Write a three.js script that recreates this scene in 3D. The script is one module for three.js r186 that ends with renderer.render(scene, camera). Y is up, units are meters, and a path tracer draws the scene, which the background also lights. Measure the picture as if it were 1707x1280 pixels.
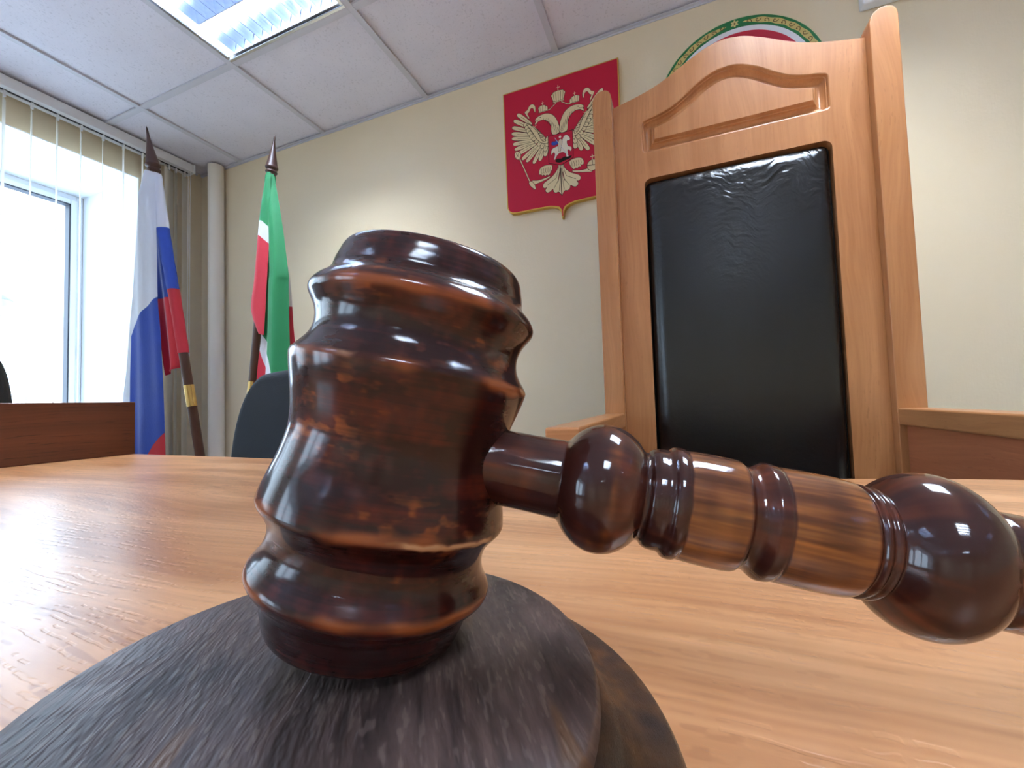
import * as THREE from 'three';
import { RoundedBoxGeometry } from 'three/addons/geometries/RoundedBoxGeometry.js';
import { mergeGeometries, mergeVertices, toCreasedNormals } from 'three/addons/utils/BufferGeometryUtils.js';
import { RectAreaLightUniformsLib } from 'three/addons/lights/RectAreaLightUniformsLib.js';

// ------------------------------------------------------------------ camera, sky, exposure
RectAreaLightUniformsLib.init();
const E = 1.045;                                   // eye height above the room floor
const scene = new THREE.Scene();
const camera = new THREE.PerspectiveCamera(2 * Math.atan(640 / 698) * 180 / Math.PI, 1707 / 1280, 0.004, 200);
camera.position.set(0, E, 0);
camera.rotation.order = 'YXZ';
camera.rotation.set(0.0441866, 0.37664656, -0.0322232);
scene.add(camera);
const renderer = new THREE.WebGLRenderer({ antialias: true });
renderer.toneMapping = THREE.LinearToneMapping;
renderer.toneMappingExposure = 2.5;
renderer.shadowMap.enabled = true;
scene.background = new THREE.Color().setRGB(0.6, 0.79, 1.0);   // bright overcast sky outside the windows
scene.backgroundIntensity = 3.9;
const TUBE = 82;                                   // brightness of each fluorescent tube

// ------------------------------------------------------------------ helpers
const used = {};
function numbered(name) {
  const n = used[name] = (used[name] ?? -1) + 1;
  return n ? name + '_' + String(n).padStart(3, '0') : name;
}
function tag(o, label, category, group) {
  o.userData.label = label; if (category) o.userData.category = category; if (group) o.userData.group = group;
  return o;
}
function thing(name, label, category, pos = [0, 0, 0], turn = 0, group) {
  const g = new THREE.Group(); g.name = numbered(name); scene.add(g);
  g.position.set(...pos); g.rotation.y = turn;
  return tag(g, label, category, group);
}
function mesh(name, geo, mat, parent) {
  const m = new THREE.Mesh(geo, mat); m.castShadow = m.receiveShadow = true;
  m.name = parent ? name : numbered(name);
  (parent ?? scene).add(m);
  return m;
}
function part(name, geo, mat, parent, label) {
  const k = parent.userData.partNames ??= {};
  k[name] = (k[name] ?? -1) + 1;
  const m = mesh(k[name] ? name + '_' + String(k[name]).padStart(3, '0') : name, geo, mat, parent);
  if (label) m.userData.label = label;
  return m;
}
function struct(name, geo, mat) {
  const m = mesh(name, geo, mat); m.userData.kind = 'structure'; return m;
}
function structGroup(name) {
  const g = new THREE.Group(); g.name = numbered(name); g.userData.kind = 'structure'; scene.add(g); return g;
}
const merge = (...g) => mergeGeometries(g.flat().map((x) => { const y = x.index ? x.toNonIndexed() : x; for (const k of Object.keys(y.attributes)) if (!['position', 'normal', 'uv'].includes(k)) y.deleteAttribute(k); return y; }));
// box spanned by two corners, uv in metres with u along the grain axis
function grainUV(geo, axis = 0, ox = 0, oy = 0) {
  const g = geo.index ? geo.toNonIndexed() : geo;
  const p = g.attributes.position, n = g.attributes.normal, uv = new Float32Array(p.count * 2);
  for (let i = 0; i < p.count; i += 3) {
    const a = [0, 0, 0];
    for (let k = 0; k < 3; k++) { a[0] += n.getX(i + k); a[1] += n.getY(i + k); a[2] += n.getZ(i + k); }
    const m = a.map(Math.abs), dom = m[0] >= m[1] && m[0] >= m[2] ? 0 : m[1] >= m[2] ? 1 : 2;
    const ua = dom === axis ? (axis + 1) % 3 : axis, va = [0, 1, 2].find((q) => q !== dom && q !== ua);
    for (let k = 0; k < 3; k++) { uv[(i + k) * 2] = p.getComponent(i + k, ua) + ox; uv[(i + k) * 2 + 1] = p.getComponent(i + k, va) + oy; }
  }
  g.setAttribute('uv', new THREE.BufferAttribute(uv, 2));
  return g;
}
function box(x0, x1, y0, y1, z0, z1, r = 0, axis = 0, ox = 0, oy = 0) {
  const w = x1 - x0, h = y1 - y0, d = z1 - z0;
  const g = r ? new RoundedBoxGeometry(w, h, d, 2, r) : new THREE.BoxGeometry(w, h, d);
  g.translate((x0 + x1) / 2, (y0 + y1) / 2, (z0 + z1) / 2);
  return grainUV(g, axis, ox, oy);
}
const V2 = (a) => a.map((p) => new THREE.Vector2(p[0], p[1]));
const V3 = (x, y, z) => new THREE.Vector3(x, y, z);
const smooth = (pts, n) => { const c = new THREE.CatmullRomCurve3(pts.map((p) => V3(p[0], p[1], 0)), false, 'centripetal'); return c.getPoints(n).map((p) => new THREE.Vector2(Math.max(0, p.x), p.y)); };
function rod(a, b, r, seg = 12, r2 = r) {
  const d = b.clone().sub(a), g = new THREE.CylinderGeometry(r2, r, d.length(), seg);
  g.translate(0, d.length() / 2, 0);
  g.applyQuaternion(new THREE.Quaternion().setFromUnitVectors(V3(0, 1, 0), d.clone().normalize()));
  return g.translate(a.x, a.y, a.z);
}
let seed = 7;
const rnd = () => { seed = (seed * 1664525 + 1013904223) >>> 0; return seed / 4294967296; };

// ------------------------------------------------------------------ periodic noise and textures
const PERM = new Uint8Array(65536); { let s = 12345; for (let i = 0; i < 65536; i++) { s = (Math.imul(s, 1103515245) + 12345) >>> 0; PERM[i] = s >>> 16; } }
const hsh = (x, y, k) => PERM[(x * 131 + y * 7919 + k * 3571) & 65535] / 255;
function vn(x, y, px, py, k = 0) {
  const ix = Math.floor(x), iy = Math.floor(y), fx = x - ix, fy = y - iy;
  const x0 = ((ix % px) + px) % px, x1 = (x0 + 1) % px, y0 = ((iy % py) + py) % py, y1 = (y0 + 1) % py;
  const s = fx * fx * (3 - 2 * fx), t = fy * fy * (3 - 2 * fy);
  const a = hsh(x0, y0, k), b = hsh(x1, y0, k), c = hsh(x0, y1, k), d = hsh(x1, y1, k);
  return a + (b - a) * s + (c - a) * t + (a - b - c + d) * s * t;
}
function fbm(u, v, fx, fy, oct, k = 0) {            // u, v in 0..1, periodic
  let s = 0, a = 0.5, w = 0;
  for (let i = 0; i < oct; i++) { s += a * vn(u * fx, v * fy, fx, fy, k + i * 17); w += a; a *= 0.5; fx *= 2; fy *= 2; }
  return s / w;
}
const clamp = (x, a = 0, b = 1) => Math.min(b, Math.max(a, x));
const sstep = (a, b, x) => { const t = clamp((x - a) / (b - a)); return t * t * (3 - 2 * t); };
const mix = (a, b, t) => a + (b - a) * t;
function dataTex(W, H, f, srgb, rx = 1, ry = 1) {
  const d = new Uint8Array(W * H * 4), o = [0, 0, 0];
  for (let j = 0; j < H; j++) for (let i = 0; i < W; i++) {
    f((i + 0.5) / W, (j + 0.5) / H, o);
    const k = (j * W + i) * 4; d[k] = clamp(o[0], 0, 255); d[k + 1] = clamp(o[1], 0, 255); d[k + 2] = clamp(o[2], 0, 255); d[k + 3] = 255;
  }
  const t = new THREE.DataTexture(d, W, H); t.wrapS = t.wrapT = THREE.RepeatWrapping; t.magFilter = THREE.LinearFilter; t.minFilter = THREE.LinearMipmapLinearFilter; t.generateMipmaps = true;
  if (srgb) t.colorSpace = THREE.SRGBColorSpace;
  t.repeat.set(rx, ry); t.needsUpdate = true;
  return t;
}
function canvasTex(W, H, draw) {
  const c = document.createElement('canvas'); c.width = W; c.height = H; draw(c.getContext('2d'), W, H);
  const t = new THREE.CanvasTexture(c); t.colorSpace = THREE.SRGBColorSpace; t.magFilter = THREE.LinearFilter; return t;
}
// laminate wood: u along the grain
function woodTex(W, H, mu, mv, light, dark, pore, k, { streak = 1, pores = 1, fu = 3, ticks = false } = {}) {
  const t = (u, v) => {
    const w = (fbm(u, v, fu, 4, 2, k) - 0.5) * 0.11 + (fbm(u, v, fu * 4, 12, 2, k + 9) - 0.5) * 0.012;
    const vv = v + w;
    const s1 = fbm(u, vv, fu, 14, 3, k + 1), s2 = fbm(u, vv, fu * 2, 90, 2, k + 2), s3 = fbm(u, vv, fu * 5, 220, 1, k + 3);
    const band = sstep(0.42, 0.7, fbm(u, v, 2, 5, 2, k + 5));
    const p = ticks ? sstep(0.6, 0.8, vn(u * 44, vv * 210, 44, 210, k + 4)) * sstep(0.25, 0.55, vn(u * 260, vv * 210, 260, 210, k + 6)) * (0.35 + 0.65 * band) * pores : sstep(0.7, 0.86, fbm(u, vv, fu * 16, 190, 2, k + 4)) * (0.25 + 0.75 * band) * pores;
    return [clamp(0.5 + streak * ((s1 - 0.5) * 1.25 + (s2 - 0.5) * 0.55 + (s3 - 0.5) * 0.3)), p, s2];
  };
  const map = dataTex(W, H, (u, v, o) => { const [a, p] = t(u, v); for (let c = 0; c < 3; c++) o[c] = mix(mix(dark[c], light[c], a), pore[c], p * 0.75); }, true, 1 / mu, 1 / mv);
  const bump = dataTex(W, H, (u, v, o) => { const [a, p, s2] = t(u, v); o[0] = o[1] = o[2] = 205 - Math.min(1, p * 2) * 130 + (s2 - 0.5) * 45; }, false, 1 / mu, 1 / mv);
  return { map, bump };
}
const std = (o) => new THREE.MeshStandardMaterial(o), phy = (o) => new THREE.MeshPhysicalMaterial(o);
const lin = (r, g, b) => new THREE.Color().setRGB(r, g, b);
const srgb = (r, g, b) => new THREE.Color().setRGB(r / 255, g / 255, b / 255, THREE.SRGBColorSpace);

const wTable = woodTex(2048, 1024, 0.86, 0.43, [224, 168, 120], [184, 126, 82], [140, 86, 52], 3, { pores: 0.5, streak: 1.25, ticks: true });
const wChair = woodTex(1024, 512, 0.9, 0.45, [199, 140, 91], [174, 114, 68], [142, 88, 50], 41, { pores: 0.5, streak: 1.0 });
const wDark = woodTex(1024, 512, 1.0, 0.4, [122, 72, 46], [92, 52, 32], [60, 33, 22], 77, { pores: 0.8, fu: 2 });
// embossed pores of the table laminate: broken grain lines about 4 mm apart
const texPore = dataTex(2048, 1024, (u, v, o) => {
  const w = fbm(u, v, 2, 3, 3, 201) * 5 + fbm(u, v, 14, 6, 2, 203) * 0.5, l = v * 44 + w, row = Math.floor(l), d = Math.abs(l - row - 0.5 + (vn(u * 90, v * 44, 90, 44, 205) - 0.5) * 0.24);
  const on = sstep(0.34, 0.52, vn(u * 26, row, 26, 97, 207)) * sstep(0.2, 0.5, vn(u * 150, row, 150, 97, 209)), p = (1 - sstep(0.1, 0.24, d)) * on;
  o[0] = o[1] = o[2] = 210 - 150 * p + 24 * (fbm(u, v, 60, 300, 1, 211) - 0.5);
}, false, 1 / 0.4, 1 / 0.2);
const matTable = phy({ map: wTable.map, bumpMap: texPore, bumpScale: 0.00013, roughness: 0.29, ior: 1.58, specularIntensity: 1.0 });
const matChair = phy({ map: wChair.map, bumpMap: wChair.bump, bumpScale: 0.0004, roughness: 0.32 });
const matArmPanel = phy({ map: wChair.map, color: lin(1.0, 0.78, 0.92), bumpMap: wDark.bump, bumpScale: 0.0004, roughness: 0.35 });
const matBoard = phy({ map: wDark.map, bumpMap: wDark.bump, bumpScale: 0.0004, roughness: 0.38 });
const texWall = dataTex(512, 512, (u, v, o) => { const a = fbm(u, v, 90, 90, 2, 5) * 0.6 + fbm(u, v, 200, 28, 1, 8) * 0.4; o[0] = o[1] = o[2] = 80 + 130 * a; }, false, 1 / 0.5, 1 / 0.5);
const matWall = std({ color: srgb(236, 219, 188), bumpMap: texWall, bumpScale: 0.0007, roughness: 0.85 });
const matReveal = std({ color: srgb(236, 238, 240), roughness: 0.7 });
const texTile = dataTex(512, 512, (u, v, o) => { const s = sstep(0.78, 0.9, fbm(u, v, 120, 120, 1, 3)) * 14, m = fbm(u, v, 6, 6, 3, 9) * 8; o[0] = 234 - s - m; o[1] = 231 - s - m; o[2] = 242 - s - m; }, true, 1, 1);
const texTileB = dataTex(512, 512, (u, v, o) => { o[0] = o[1] = o[2] = 60 + 160 * fbm(u, v, 110, 110, 2, 13); }, false, 1, 1);
const matTile = std({ map: texTile, bumpMap: texTileB, bumpScale: 0.0005, roughness: 0.9 });
const matBar = std({ color: srgb(208, 207, 216), roughness: 0.5 });
const matPlaster = std({ color: srgb(235, 235, 235), roughness: 0.9 });
const matPVC = phy({ color: srgb(240, 242, 246), roughness: 0.35 });
const matGasket = std({ color: srgb(60, 62, 70), roughness: 0.6 });
const texFloor = dataTex(256, 256, (u, v, o) => { const a = fbm(u, v, 30, 30, 3, 301) * 40; o[0] = 168 + a; o[1] = 170 + a; o[2] = 174 + a; }, true, 1, 1);
const matFloor = phy({ map: texFloor, roughness: 0.45 });
const matAlu = std({ color: srgb(225, 230, 238), metalness: 1, roughness: 0.16 });
const matWhiteMetal = std({ color: srgb(232, 232, 234), roughness: 0.45 });
const matDarkSlot = std({ color: srgb(45, 47, 54), roughness: 0.7 });
const matPipe = std({ color: srgb(240, 232, 220), roughness: 0.5 });

// ------------------------------------------------------------------ the room
const CE = E + 1.378, X0 = -2.53, X1 = 3.22, Z0 = -1.571, Z1 = 3.75, REV = 0.58;
struct('floor', box(X0 - REV, X1 + 0.2, -0.2, 0, Z0 - 0.2, Z1 + 0.2), matFloor);
struct('dais_floor', box(X0, X1, 0, 0.2, Z0, 1.4, 0.004), matFloor);
struct('wall_back', box(X0 - REV, X1 + 0.2, 0, CE + 0.2, Z0 - 0.2, Z0), matWall);
struct('wall_right', box(X1, X1 + 0.2, 0, CE + 0.2, Z0, Z1), matWall);
struct('wall_front', box(X0 - REV, X1 + 0.2, 0, CE + 0.2, Z1, Z1 + 0.2), matWall);
// window wall: painted face plus deep plastered reveals
const WB = E - 0.1, WT = E + 1.218;
const OPEN = [[-1.265, 0.7], [1.3, 3.2]];
{
  const xs = [X0 - REV, X0], g = [], zs = [Z0, ...OPEN.flat(), Z1];
  for (let i = 0; i < zs.length; i += 2) g.push(box(xs[0], xs[1], 0, CE + 0.2, zs[i], zs[i + 1]));
  for (const [a, b] of OPEN) { g.push(box(xs[0], xs[1], 0, WB, a, b)); g.push(box(xs[0], xs[1], WT, CE + 0.2, a, b)); }
  struct('wall_left', merge(g), matWall);
}
let wi = 0;
for (const [a, b] of OPEN) {
  const w = structGroup('window_' + ++wi), x = X0 - REV, fx0 = x - 0.01, fx1 = x + 0.07;
  part('reveal_lining', merge(box(x + 0.07, X0 - 0.002, WB, WT, a, a + 0.004), box(x + 0.07, X0 - 0.002, WB, WT, b - 0.004, b), box(x + 0.07, X0 - 0.002, WT - 0.004, WT, a + 0.004, b - 0.004)), matReveal, w);
  part('window_sill', box(x + 0.07, X0 + 0.03, WB, WB + 0.025, a + 0.004, b - 0.004, 0.004), matPVC, w);
  const z0 = a + 0.004, z1 = b - 0.004, y0 = WB, y1 = WT - 0.004, m = (a + b) / 2;
  part('window_frame', merge(box(fx0, fx1, y0, y1, z0, z0 + 0.03, 0.003), box(fx0, fx1, y0, y1, z1 - 0.03, z1, 0.003), box(fx0, fx1, y1 - 0.03, y1, z0 + 0.03, z1 - 0.03, 0.003), box(fx0, fx1, y0, y0 + 0.05, z0 + 0.03, z1 - 0.03, 0.003), box(fx0, fx1, y0 + 0.05, y1 - 0.03, m - 0.02, m + 0.02, 0.003)), matPVC, w);
  for (const [s0, s1] of [[z0 + 0.028, m - 0.018], [m + 0.018, z1 - 0.028]]) {
    const sy0 = y0 + 0.048, sy1 = y1 - 0.028, t = 0.028;
    const s = part('casement', merge(box(fx0 + 0.01, fx1 + 0.012, sy0, sy1, s0, s0 + t, 0.004), box(fx0 + 0.01, fx1 + 0.012, sy0, sy1, s1 - t, s1, 0.004), box(fx0 + 0.01, fx1 + 0.012, sy1 - t, sy1, s0 + t, s1 - t, 0.004), box(fx0 + 0.01, fx1 + 0.012, sy0, sy0 + t, s0 + t, s1 - t, 0.004)), matPVC, w);
    const q = 0.006, gx0 = fx1 - 0.03, gx1 = fx1 + 0.0125, i0 = s0 + t, i1 = s1 - t, j0 = sy0 + t, j1 = sy1 - t;
    mesh('gasket', merge(box(gx0, gx1, j0, j1, i0, i0 + q), box(gx0, gx1, j0, j1, i1 - q, i1), box(gx0, gx1, j1 - q, j1, i0, i1), box(gx0, gx1, j0, j0 + q, i0, i1)), matGasket, s);
    mesh('pane', new THREE.PlaneGeometry(i1 - i0, j1 - j0).rotateY(Math.PI / 2).translate(fx0 + 0.04, (j0 + j1) / 2, (i0 + i1) / 2), phy({ color: 0xffffff, transmission: 1, thickness: 0, roughness: 0, ior: 1.5 }), s);
  }
}
struct('ground', new THREE.BoxGeometry(160, 0.2, 160).translate(-84, -4.1, 0), std({ color: srgb(205, 210, 216), roughness: 0.95 }));

// ceiling: slab, grid of bars and one panel per cell; lamps take some cells
const GX = [], GZ = [];
for (let x = -2.187 - 0.6; x < X1 + 0.6; x += 0.6) GX.push(x);
for (let z = -1.1 - 0.6; z < Z1 + 0.6; z += 0.6) GZ.push(z);
const LAMPS = [[-1.287, -0.8], [0.513, -0.8], [-1.287, 1.0], [0.513, 1.0], [-1.287, 2.8], [0.513, 2.8], [2.313, -0.8], [2.313, 1.0], [2.313, 2.8]];
{
  const c = structGroup('ceiling');
  part('ceiling_slab', box(X0 - REV, X1 + 0.2, CE + 0.15, CE + 0.35, Z0 - 0.2, Z1 + 0.2), matPlaster, c);
  for (let i = 0; i + 1 < GX.length; i++) for (let j = 0; j + 1 < GZ.length; j++) {
    const x0 = Math.max(GX[i], X0), x1 = Math.min(GX[i + 1], X1), z0 = Math.max(GZ[j], Z0), z1 = Math.min(GZ[j + 1], Z1);
    if (x1 - x0 < 0.03 || z1 - z0 < 0.03) continue;
    if (LAMPS.some(([lx, lz]) => Math.abs(lx - (GX[i] + 0.3)) < 0.1 && Math.abs(lz - (GZ[j] + 0.3)) < 0.1)) continue;
    const g = box(x0 + 0.004, x1 - 0.004, 0, 0.014, z0 + 0.004, z1 - 0.004), uv = g.attributes.uv, ox = rnd(), oz = rnd();
    for (let k = 0; k < uv.count; k++) uv.setXY(k, uv.getX(k) / 0.6 + ox, uv.getY(k) / 0.6 + oz);
    const m = part('ceiling_panel', g, matTile, c);
    m.position.y = CE + 0.0045 + rnd() * 0.002;
  }
  for (const x of GX) if (x > X0 + 0.02 && x < X1 - 0.02) part('ceiling_bar', box(x - 0.012, x + 0.012, CE - 0.004, CE + 0.004, Z0, Z1), matBar, c);
  for (const z of GZ) if (z > Z0 + 0.02 && z < Z1 - 0.02) for (let i = 0; i + 1 < GX.length; i++) {
    const a = Math.max(GX[i], X0) + 0.0125, b = Math.min(GX[i + 1], X1) - 0.0125;
    if (b - a > 0.02) part('ceiling_bar', box(a, b, CE - 0.0036, CE + 0.004, z - 0.012, z + 0.012), matBar, c);
  }
}
struct('trim_1', merge(box(X0, X1, CE - 0.003, CE - 0.0005, Z0 + 0.0005, Z0 + 0.014), box(X0, X1, CE - 0.009, CE - 0.003, Z0 + 0.0005, Z0 + 0.003)), matBar);
struct('trim_2', merge(box(X0 + 0.0005, X0 + 0.014, CE - 0.003, CE - 0.0005, Z0 + 0.025, Z1), box(X0 + 0.0005, X0 + 0.003, CE - 0.009, CE - 0.003, Z0 + 0.025, Z1)), matBar);

// ------------------------------------------------------------------ ceiling lamps: four tubes, mirror reflectors, cross blades
const lampLabels = ['recessed fluorescent ceiling light with mirrored louvre beside the blinds', 'recessed fluorescent ceiling light above the tall wooden chair', 'recessed fluorescent ceiling light in the middle row on the window side', 'recessed fluorescent ceiling light in the middle row away from the window', 'recessed fluorescent ceiling light by the rear wall on the window side', 'recessed fluorescent ceiling light by the rear wall away from the window', 'recessed fluorescent ceiling light by the right wall nearest the back wall', 'recessed fluorescent ceiling light by the right wall in the middle row', 'recessed fluorescent ceiling light in the rear right corner of the room'];
const matBlade = std({ color: srgb(176, 190, 218), metalness: 1, roughness: 0.3 });
const matTube = std({ color: lin(0.9, 0.9, 0.9), emissive: lin(0.86, 0.95, 1.0), emissiveIntensity: 9, roughness: 0.4 });
LAMPS.forEach(([lx, lz], li) => {
  const t = thing('ceiling_light', lampLabels[li], 'ceiling light', [lx, CE, lz], 0, 'recessed fluorescent ceiling lights');
  const h = 0.288, H = 0.09;
  part('housing', merge(box(-h, h, H, H + 0.003, -h, h), box(-h, -h + 0.003, 0.002, H, -h, h), box(h - 0.003, h, 0.002, H, -h, h), box(-h + 0.003, h - 0.003, 0.002, H, -h, -h + 0.003), box(-h + 0.003, h - 0.003, 0.002, H, h - 0.003, h)), matWhiteMetal, t);
  part('frame', merge(box(-h, h, -0.006, 0.002, -h, -h + 0.012, 0.002), box(-h, h, -0.006, 0.002, h - 0.012, h, 0.002), box(-h, -h + 0.012, -0.006, 0.002, -h + 0.012, h - 0.012, 0.002), box(h - 0.012, h, -0.006, 0.002, -h + 0.012, h - 0.012, 0.002)), matAlu, t);
  const W = 0.27, P = 2 * W / 4;
  const blade = (() => {                            // one curved cross blade spanning one trough
    const s = new THREE.Shape(); s.moveTo(-0.011, 0.05); s.quadraticCurveTo(-0.002, 0.03, -0.0008, 0.002); s.lineTo(0.0008, 0.002); s.quadraticCurveTo(0.002, 0.03, 0.011, 0.05);
    return new THREE.ExtrudeGeometry(s, { depth: P - 0.004, bevelEnabled: false, curveSegments: 4 }).translate(0, 0, -P / 2 + 0.002);
  })();
  for (let k = 0; k <= 4; k++) {                    // long wedge reflectors between the tubes
    const z = -W + k * P, s = new THREE.Shape();
    const l = k ? 1 : 0.02, r = k < 4 ? 1 : 0.02;
    s.moveTo(-0.034 * l, 0.078); s.quadraticCurveTo(-0.014 * l, 0.04, -0.001, 0.0); s.lineTo(0.001, 0.0); s.quadraticCurveTo(0.014 * r, 0.04, 0.034 * r, 0.078);
    part('reflector', new THREE.ExtrudeGeometry(s, { depth: 2 * W, bevelEnabled: false, curveSegments: 8 }).translate(0, 0, -W).rotateY(Math.PI / 2).translate(0, 0, z), matAlu, t);
  }
  for (let k = 0; k < 4; k++) {
    const z = -W + (k + 0.5) * P;
    part('tube', new THREE.CylinderGeometry(0.013, 0.013, 2 * W - 0.01, 16).rotateZ(Math.PI / 2).translate(0, 0.066, z), matTube, t);
    for (let i = 0; i < 11; i++) part('louvre_blade', blade, matBlade, t).position.set(-W + 0.03 + i * (2 * W - 0.06) / 10, 0, z);
    const L = new THREE.RectAreaLight(lin(0.84, 0.93, 1.0), TUBE, 2 * W - 0.02, 0.024);
    L.name = 'tube_light'; L.position.set(lx, CE + 0.051, lz + z); L.lookAt(lx, CE - 1, lz + z); L.castShadow = true;
    scene.add(L);
  }
});

// ------------------------------------------------------------------ heating pipe in the corner
{
  const t = thing('heating_pipe', 'thick cream painted vertical pipe in the corner behind the flags', 'pipe', [-2.344, 0.2, -1.531]);
  part('pipe', new THREE.CylinderGeometry(0.0385, 0.0385, CE - 0.2 - 0.006, 40).translate(0, (CE - 0.206) / 2, 0), matPipe, t);
}

// ------------------------------------------------------------------ vertical blinds
{
  const t = thing('vertical_blinds', 'white vertical blinds turned open in front of the window', 'blinds', [-2.48, CE - 0.05, -1.47]);
  const len = 2.15;
  part('headrail', merge(box(-0.028, 0.04, 0.006, 0.046, 0, len, 0.003, 2), box(0.012, 0.04, 0, 0.008, 0, len, 0.002, 2), box(-0.028, -0.006, 0, 0.008, 0, len, 0.002, 2)), matWhiteMetal, t);
  part('track_slot', box(-0.006, 0.012, 0.0035, 0.0062, 0.002, len - 0.002), matDarkSlot, t);
  part('rail_end_cap', box(-0.03, 0.042, -0.002, 0.047, -0.012, 0, 0.003), matPVC, t);
  const matSlat = phy({ color: srgb(246, 240, 228), roughness: 0.9, transmission: 0.25, thickness: 0, bumpMap: texWall, bumpScale: 0.0002 });
  const slatGeo = (ang, y1) => {
    const g = new THREE.PlaneGeometry(0.089, y1, 8, 1), p = g.attributes.position;
    for (let i = 0; i < p.count; i++) { const q = p.getX(i) / 0.0445; p.setZ(i, 0.0035 * (1 - q * q)); }
    g.computeVertexNormals();
    return g.translate(0, -y1 / 2 - 0.012, 0).rotateY(ang);
  };
  const zs = [-1.448, -1.405, -1.372, -1.324];
  for (let z = -1.253; z < 0.66; z += 0.0785) zs.push(z);
  zs.forEach((z, i) => {
    const a = -(i < 4 ? [0.8, 0.66, 0.95, 0.74][i] : 0.4 + (rnd() - 0.5) * 0.06);
    const s = part('slat', slatGeo(a, 1.74), matSlat, t);
    s.position.set(0.003, -0.006, z + 1.47);
    mesh('carrier', box(-0.005, 0.005, -0.02, 0.006, -0.004, 0.004, 0.001), matPVC, s);
  });
  const ch = [];
  for (const dz of [0.012, 0.022]) ch.push(rod(V3(0.036, 0.0, dz), V3(0.036, -0.98, dz + 0.004), 0.0014, 6));
  ch.push(new THREE.TorusGeometry(0.005, 0.0014, 6, 16, Math.PI).rotateX(Math.PI).rotateY(Math.PI / 2).translate(0.036, -0.98, 0.021));
  part('bead_chain', merge(ch), matPVC, t);
  part('chain_weight', new THREE.CapsuleGeometry(0.006, 0.03, 4, 12).translate(0.036, -1.005, 0.021), matPVC, t);
}

// ------------------------------------------------------------------ bench table with raised side board
const TY = E - 0.095;                              // table top
{
  const t = thing('bench_table', 'light wood laminate bench table carrying the gavel block', 'table', [0, 0.2, 0]);
  const s = new THREE.Shape(), y = TY - 0.2;
  const edge = new THREE.SplineCurve(V2([[-1.253, -0.6115], [-1.0, -0.605], [-0.757, -0.5965], [-0.4, -0.572], [-0.032, -0.545], [0.15, -0.562], [0.323, -0.589], [0.7, -0.607], [1.3, -0.612]])).getPoints(60);
  s.moveTo(-1.253, 0.36); edge.forEach((p) => s.lineTo(p.x, p.y)); s.lineTo(1.3, 0.36); s.closePath();
  const g = new THREE.ExtrudeGeometry(s, { depth: 0.0224, bevelEnabled: true, bevelThickness: 0.0013, bevelSize: 0.0013, bevelOffset: -0.0013, bevelSegments: 2 }).translate(0, 0, 0.0013).rotateX(Math.PI / 2).translate(0, y, 0);
  part('table_top', grainUV(g, 0, 5, 5), matTable, t);
  part('side_board', box(-1.253, -1.231, y + 0.0002, y + 0.126, -0.6115, 0.36, 0.0015, 2, 3, 2.2), matBoard, t, 'darker reddish brown raised board');
  for (const [a, b] of [[-1.245, -1.22], [1.26, 1.285]]) part('side_panel', box(a, b, 0, y - 0.0252, -0.3, 0.34, 0.001, 1), matTable, t);
  part('front_panel', box(-1.219, 1.259, 0.08, y - 0.0252, 0.3, 0.318, 0.001, 0), matTable, t);
}

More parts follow.
